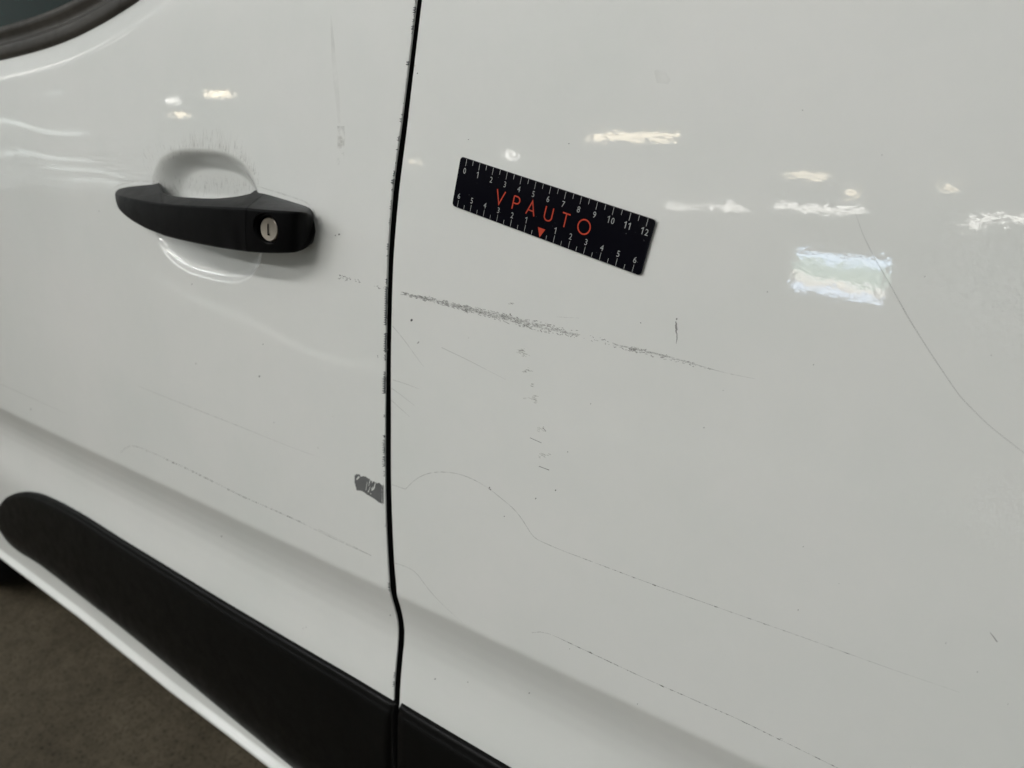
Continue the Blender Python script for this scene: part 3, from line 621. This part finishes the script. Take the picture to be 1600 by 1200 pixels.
EDGE = plain('pale_ruler_edge', (.30, .29, .29), .4, .5)
mk('plate', V, F, RULER, ruler, True, mats=[EDGE], fm=fm, split=25)
PRINTW = plastic('silver_grey_print', (.37, .38, .38), .5, .00001, 900)
PRINTO = plastic('orange_print', (.50, .055, .025), .45, .00001, 900)
def flat(name, polys, m, h=.10, parent=ruler, z0=TH+.07):
    V, F = [], []
    for P in polys:
        n = len(P); o = len(V); V += [RP(x, y, z0) for x, y in P]; F.append(tuple(range(o, o+n)))
    return mk(name, V, F, m, parent, False)
def stroke(P, wd, closed=False):
    P = [np.array(p, float) for p in P]; out = []
    n = len(P); rng_ = range(n if closed else n-1)
    L, R = [], []
    for i in range(n):
        a = P[i-1] if (closed or i) else None; c = P[(i+1) % n] if (closed or i < n-1) else None; b_ = P[i]
        d1 = (b_-a)/np.linalg.norm(b_-a) if a is not None else None; d2 = (c-b_)/np.linalg.norm(c-b_) if c is not None else None
        if d1 is None: d1 = d2
        if d2 is None: d2 = d1
        m_ = d1 + d2; m_ /= np.linalg.norm(m_); nrm = np.array([-m_[1], m_[0]]); s = 1/max(.35, abs(nrm.dot(np.array([-d1[1], d1[0]]))))
        L.append(b_ + nrm*wd/2*s); R.append(b_ - nrm*wd/2*s)
    for i in rng_: j = (i+1) % n; out.append([L[i], L[j], R[j], R[i]])
    return out
def arc(cx_, cy_, rx_, ry_, a0, a1, n=16): return [(cx_ + rx_*math.cos(math.radians(a0 + (a1-a0)*k/n)), cy_ + ry_*math.sin(math.radians(a0 + (a1-a0)*k/n))) for k in range(n+1)]
SW = .72
y0, y1 = 10.9, 18.5
LET = [stroke([(30.6, y0), (33.5, y1), (36.5, y0)], SW),
       stroke([(43.0, y1), (43.0, y0 + .35)], SW) + stroke([(43.0, y0+.36)] + [(45.0, y0+.36)] + arc(45.1, y0 + 2.3, 2.1, 1.94, -85, 85) + [(43.0, y0 + 4.24)], SW),
       stroke([(52.8, y1), (55.6, y0), (58.4, y1)], SW) + stroke([(53.9, y1 - 2.5), (57.3, y1 - 2.5)], SW*.95),
       stroke([(65.0, y0)] + [(65.0, y1 - 2.7)] + arc(67.45, y1 - 2.5, 2.45, 2.2, 180, 0) + [(69.9, y1 - 2.8), (69.9, y0)], SW),
       stroke([(76.1, y0 + .36), (81.1, y0 + .36)], SW) + stroke([(78.6, y0 + .4), (78.6, y1)], SW),
       stroke(arc(90.7, 14.8, 3.75, 3.75, 0, 354, 40), SW, True)]
for L_ in LET: flat('letter', L_, PRINTO)
flat('arrow_mark', [[(62.6, 23.1), (67.6, 23.1), (65.05, 28.3)]], PRINTO)
TW = .27
def tick(x, y, h): return flat('tick_mark', [[(x-TW/2, y), (x+TW/2, y), (x+TW/2, y+h), (x-TW/2, y+h)]], PRINTW)
for i in range(25):
    x = 5.0 + 5*i; tick(x, .4, 4.0 if i % 2 == 0 else 2.6)
for i in range(25):
    x = 4.4 + (124.3 - 4.4)/24*i
    if i == 12: continue
    h = 4.0 if i % 2 == 0 else 2.5; tick(x, 28.35 - h, h)
def text_mesh(s, size):
    c = bpy.data.curves.new('numeral', 'FONT'); c.body = s; c.size = size; c.align_x = 'CENTER'; c.resolution_u = 3; c.offset = -.014
    o = bpy.data.objects.new('numeral', c); sc.collection.objects.link(o); bpy.context.view_layer.update()
    me = bpy.data.meshes.new_from_object(o.evaluated_get(bpy.context.evaluated_depsgraph_get())); bpy.data.objects.remove(o); bpy.data.curves.remove(c); return me
def numeral(s, x, ybase, size=4.6):
    V, F = [], []
    for n_, ch in enumerate(s):
        cx_ = x + (n_ - (len(s)-1)/2)*2.45
        if ch == '1':
            for q in stroke([(cx_ - .85, ybase - 2.55), (cx_ + .12, ybase - 3.28), (cx_ + .12, ybase)], .38): o = len(V); V += [RP(a, b_, TH + .07) for a, b_ in q]; F.append((o, o+1, o+2, o+3))
        else:
            me = text_mesh(ch, size); o = len(V); V += [RP(cx_ + v_.co.x*.88, ybase - v_.co.y, TH + .07) for v_ in me.vertices]; F += [tuple(o + k_ for k_ in p.vertices) for p in me.polygons]; bpy.data.meshes.remove(me)
    return mk('numeral', V, F, PRINTW, ruler, False)
for i in range(13): numeral(str(i), 5.0 + 10*i, 8.7)
for i in range(13):
    if i == 6: continue
    numeral(str(abs(6 - i)), 4.4 + (124.3 - 4.4)/12*i - .2, 23.5)

# ---------------------------------------------------------------- lamps of the hall
TUBE, _, _ = emis('warm_tube', (1.0, .98, .94), 32.5)
TUBEC, _, _ = emis('cool_tube', (.96, .995, 1.0), 32.5)
FARW, _, _ = emis('far_warm_tube', (1.0, .86, .62), 11.0)
FARC, _, _ = emis('far_white_tube', (1.0, .97, .90), 11.0)
HOUS = plain('lamp_housing', (.6, .6, .58), .5)
def lamp(x, y, z, L, m, ang=0, r=.05, label='', group='ceiling lamps of the hall'):
    o = thing('ceiling_lamp', (x, y, z + .1), label, 'ceiling lamp', group)
    c, s_ = math.cos(ang), math.sin(ang); n = 8
    V = []; F = []
    for e in (-L/2, L/2):
        for k_ in range(n):
            a = 2*math.pi*k_/n; dx, dy = e, r*math.cos(a); V.append((x + dx*c - dy*s_, y + dx*s_ + dy*c, z + r*math.sin(a)))
    F = [(k_, (k_+1) % n, (k_+1) % n + n, k_+n) for k_ in range(n)] + [tuple(range(n))[::-1], tuple(range(n, 2*n))]
    mk('tube', V, F, m, o, True)
    q = [(-L/2-.05, -.09), (L/2+.05, -.09), (L/2+.05, .09), (-L/2-.05, .09)]
    V = [(x + a*c - b_*s_, y + a*s_ + b_*c, z + h) for h in (r+.01, r+.06) for a, b_ in q]
    mk('housing', V, [(0,3,2,1),(4,5,6,7),(0,1,5,4),(1,2,6,5),(2,3,7,6),(3,0,4,7)], HOUS, o, False)
far = [(-12.0, -21.3, 2.7, 0, .12), (-8.9, -28.9, 1.6, 0, .09), (-8.3, -33.5, .5, 0, .12), (-11.8, -41.6, 4.6, 1, .13), (-17.6, -43.7, 2.2, 1, .13), (-20.8, -44.7, 2.0, 1, .09),
       (-4.5, -30.7, .5, 0, .09), (-2.4, -41.8, 5.0, 1, .12), (-5.2, -46.0, 1.0, 1, .12), (-25.6, -15.9, 1.2, 0, .10), (-31.2, -17.3, .4, 1, .09), (-36, -20.6, 1.2, 0, .07), (-20.1, -25.9, .55, 1, .12), (-31, -31.4, .5, 0, .10)]
FARL = ['wide warm lamp, mirrored above the right half of the ruler', 'warm lamp, mirrored high over the square gate reflection', 'tiny warm lamp, mirrored right of the warm bar over the gate', 'long white lamp, mirrored just above the gate reflection', 'white lamp, mirrored right of the ruler corner', 'faint white lamp, mirrored nearest the ruler corner', 'tiny warm lamp, mirrored alone high at the far right', 'long white lamp, mirrored at the right edge of the panel', 'small white lamp, mirrored below the bar at the right edge', 'warm lamp, mirrored top right above the handle pocket', 'tiny white lamp, mirrored above the left side of the handle pocket', 'small warm lamp, mirrored lowest above the handle pocket', 'round white lamp, mirrored just above the ruler', 'small warm lamp, mirrored just right of the door gap']
for i, (x, y, L_, c_, r_) in enumerate(far):
    lamp(x, y, 5.0, L_, FARC if c_ else FARW, 0, r_, FARL[i], 'ceiling lamps of the hall')
DIMC, _, _ = emis('added_dim_tube', (.92, 1.0, .97), 1.9)
for i, (y, z, L_, r_) in enumerate([(-11.6, 2.85, 3.2, .07), (-12.0, 1.72, 2.8, .06), (-13.6, 1.35, 2.6, .05), (-12.2, 4.2, .16, .06), (-13.9, .95, 1.6, .05)]):  # low unseen lamps, added to mirror as streaks on the door
    lamp(-30, y, z, L_, DIMC, math.pi/2, r_, 'dim added lamp, %s' % ['long one mirrored as the upper streak on the door', 'mirrored as the middle streak on the door', 'mirrored as the lower streak on the door', 'tiny one mirrored below the window corner', 'short one mirrored just above the grip end'][i], 'added lamps for the door streaks')
for i, (x, y, L_) in enumerate([(-12.2, -1.9, 2.2), (-14.5, -3.2, 2.0), (-17.5, -7.4, 2.4)]):
    lamp(x, y, 4.6, L_, FARC, 0, .035, 'slim ceiling lamp mirrored in the window recess, %s from the van' % ['nearest', 'second', 'farthest'][i], 'ceiling lamps of the hall')
for y, z_ in ((-2.5, 3.7), (-5.0, 4.0)):
    for i, x in enumerate((-6.2, -4.3, -2.4, -.5)):
        lamp(x, y, z_, 1.5, TUBEC if i < 2 else TUBE, 0, .09, 'overhead tube lamp in the %s row before the van, %s from the left' % ('near' if y > -3 else 'second', ['first', 'second', 'third', 'fourth'][i]), 'ceiling lamps of the hall')
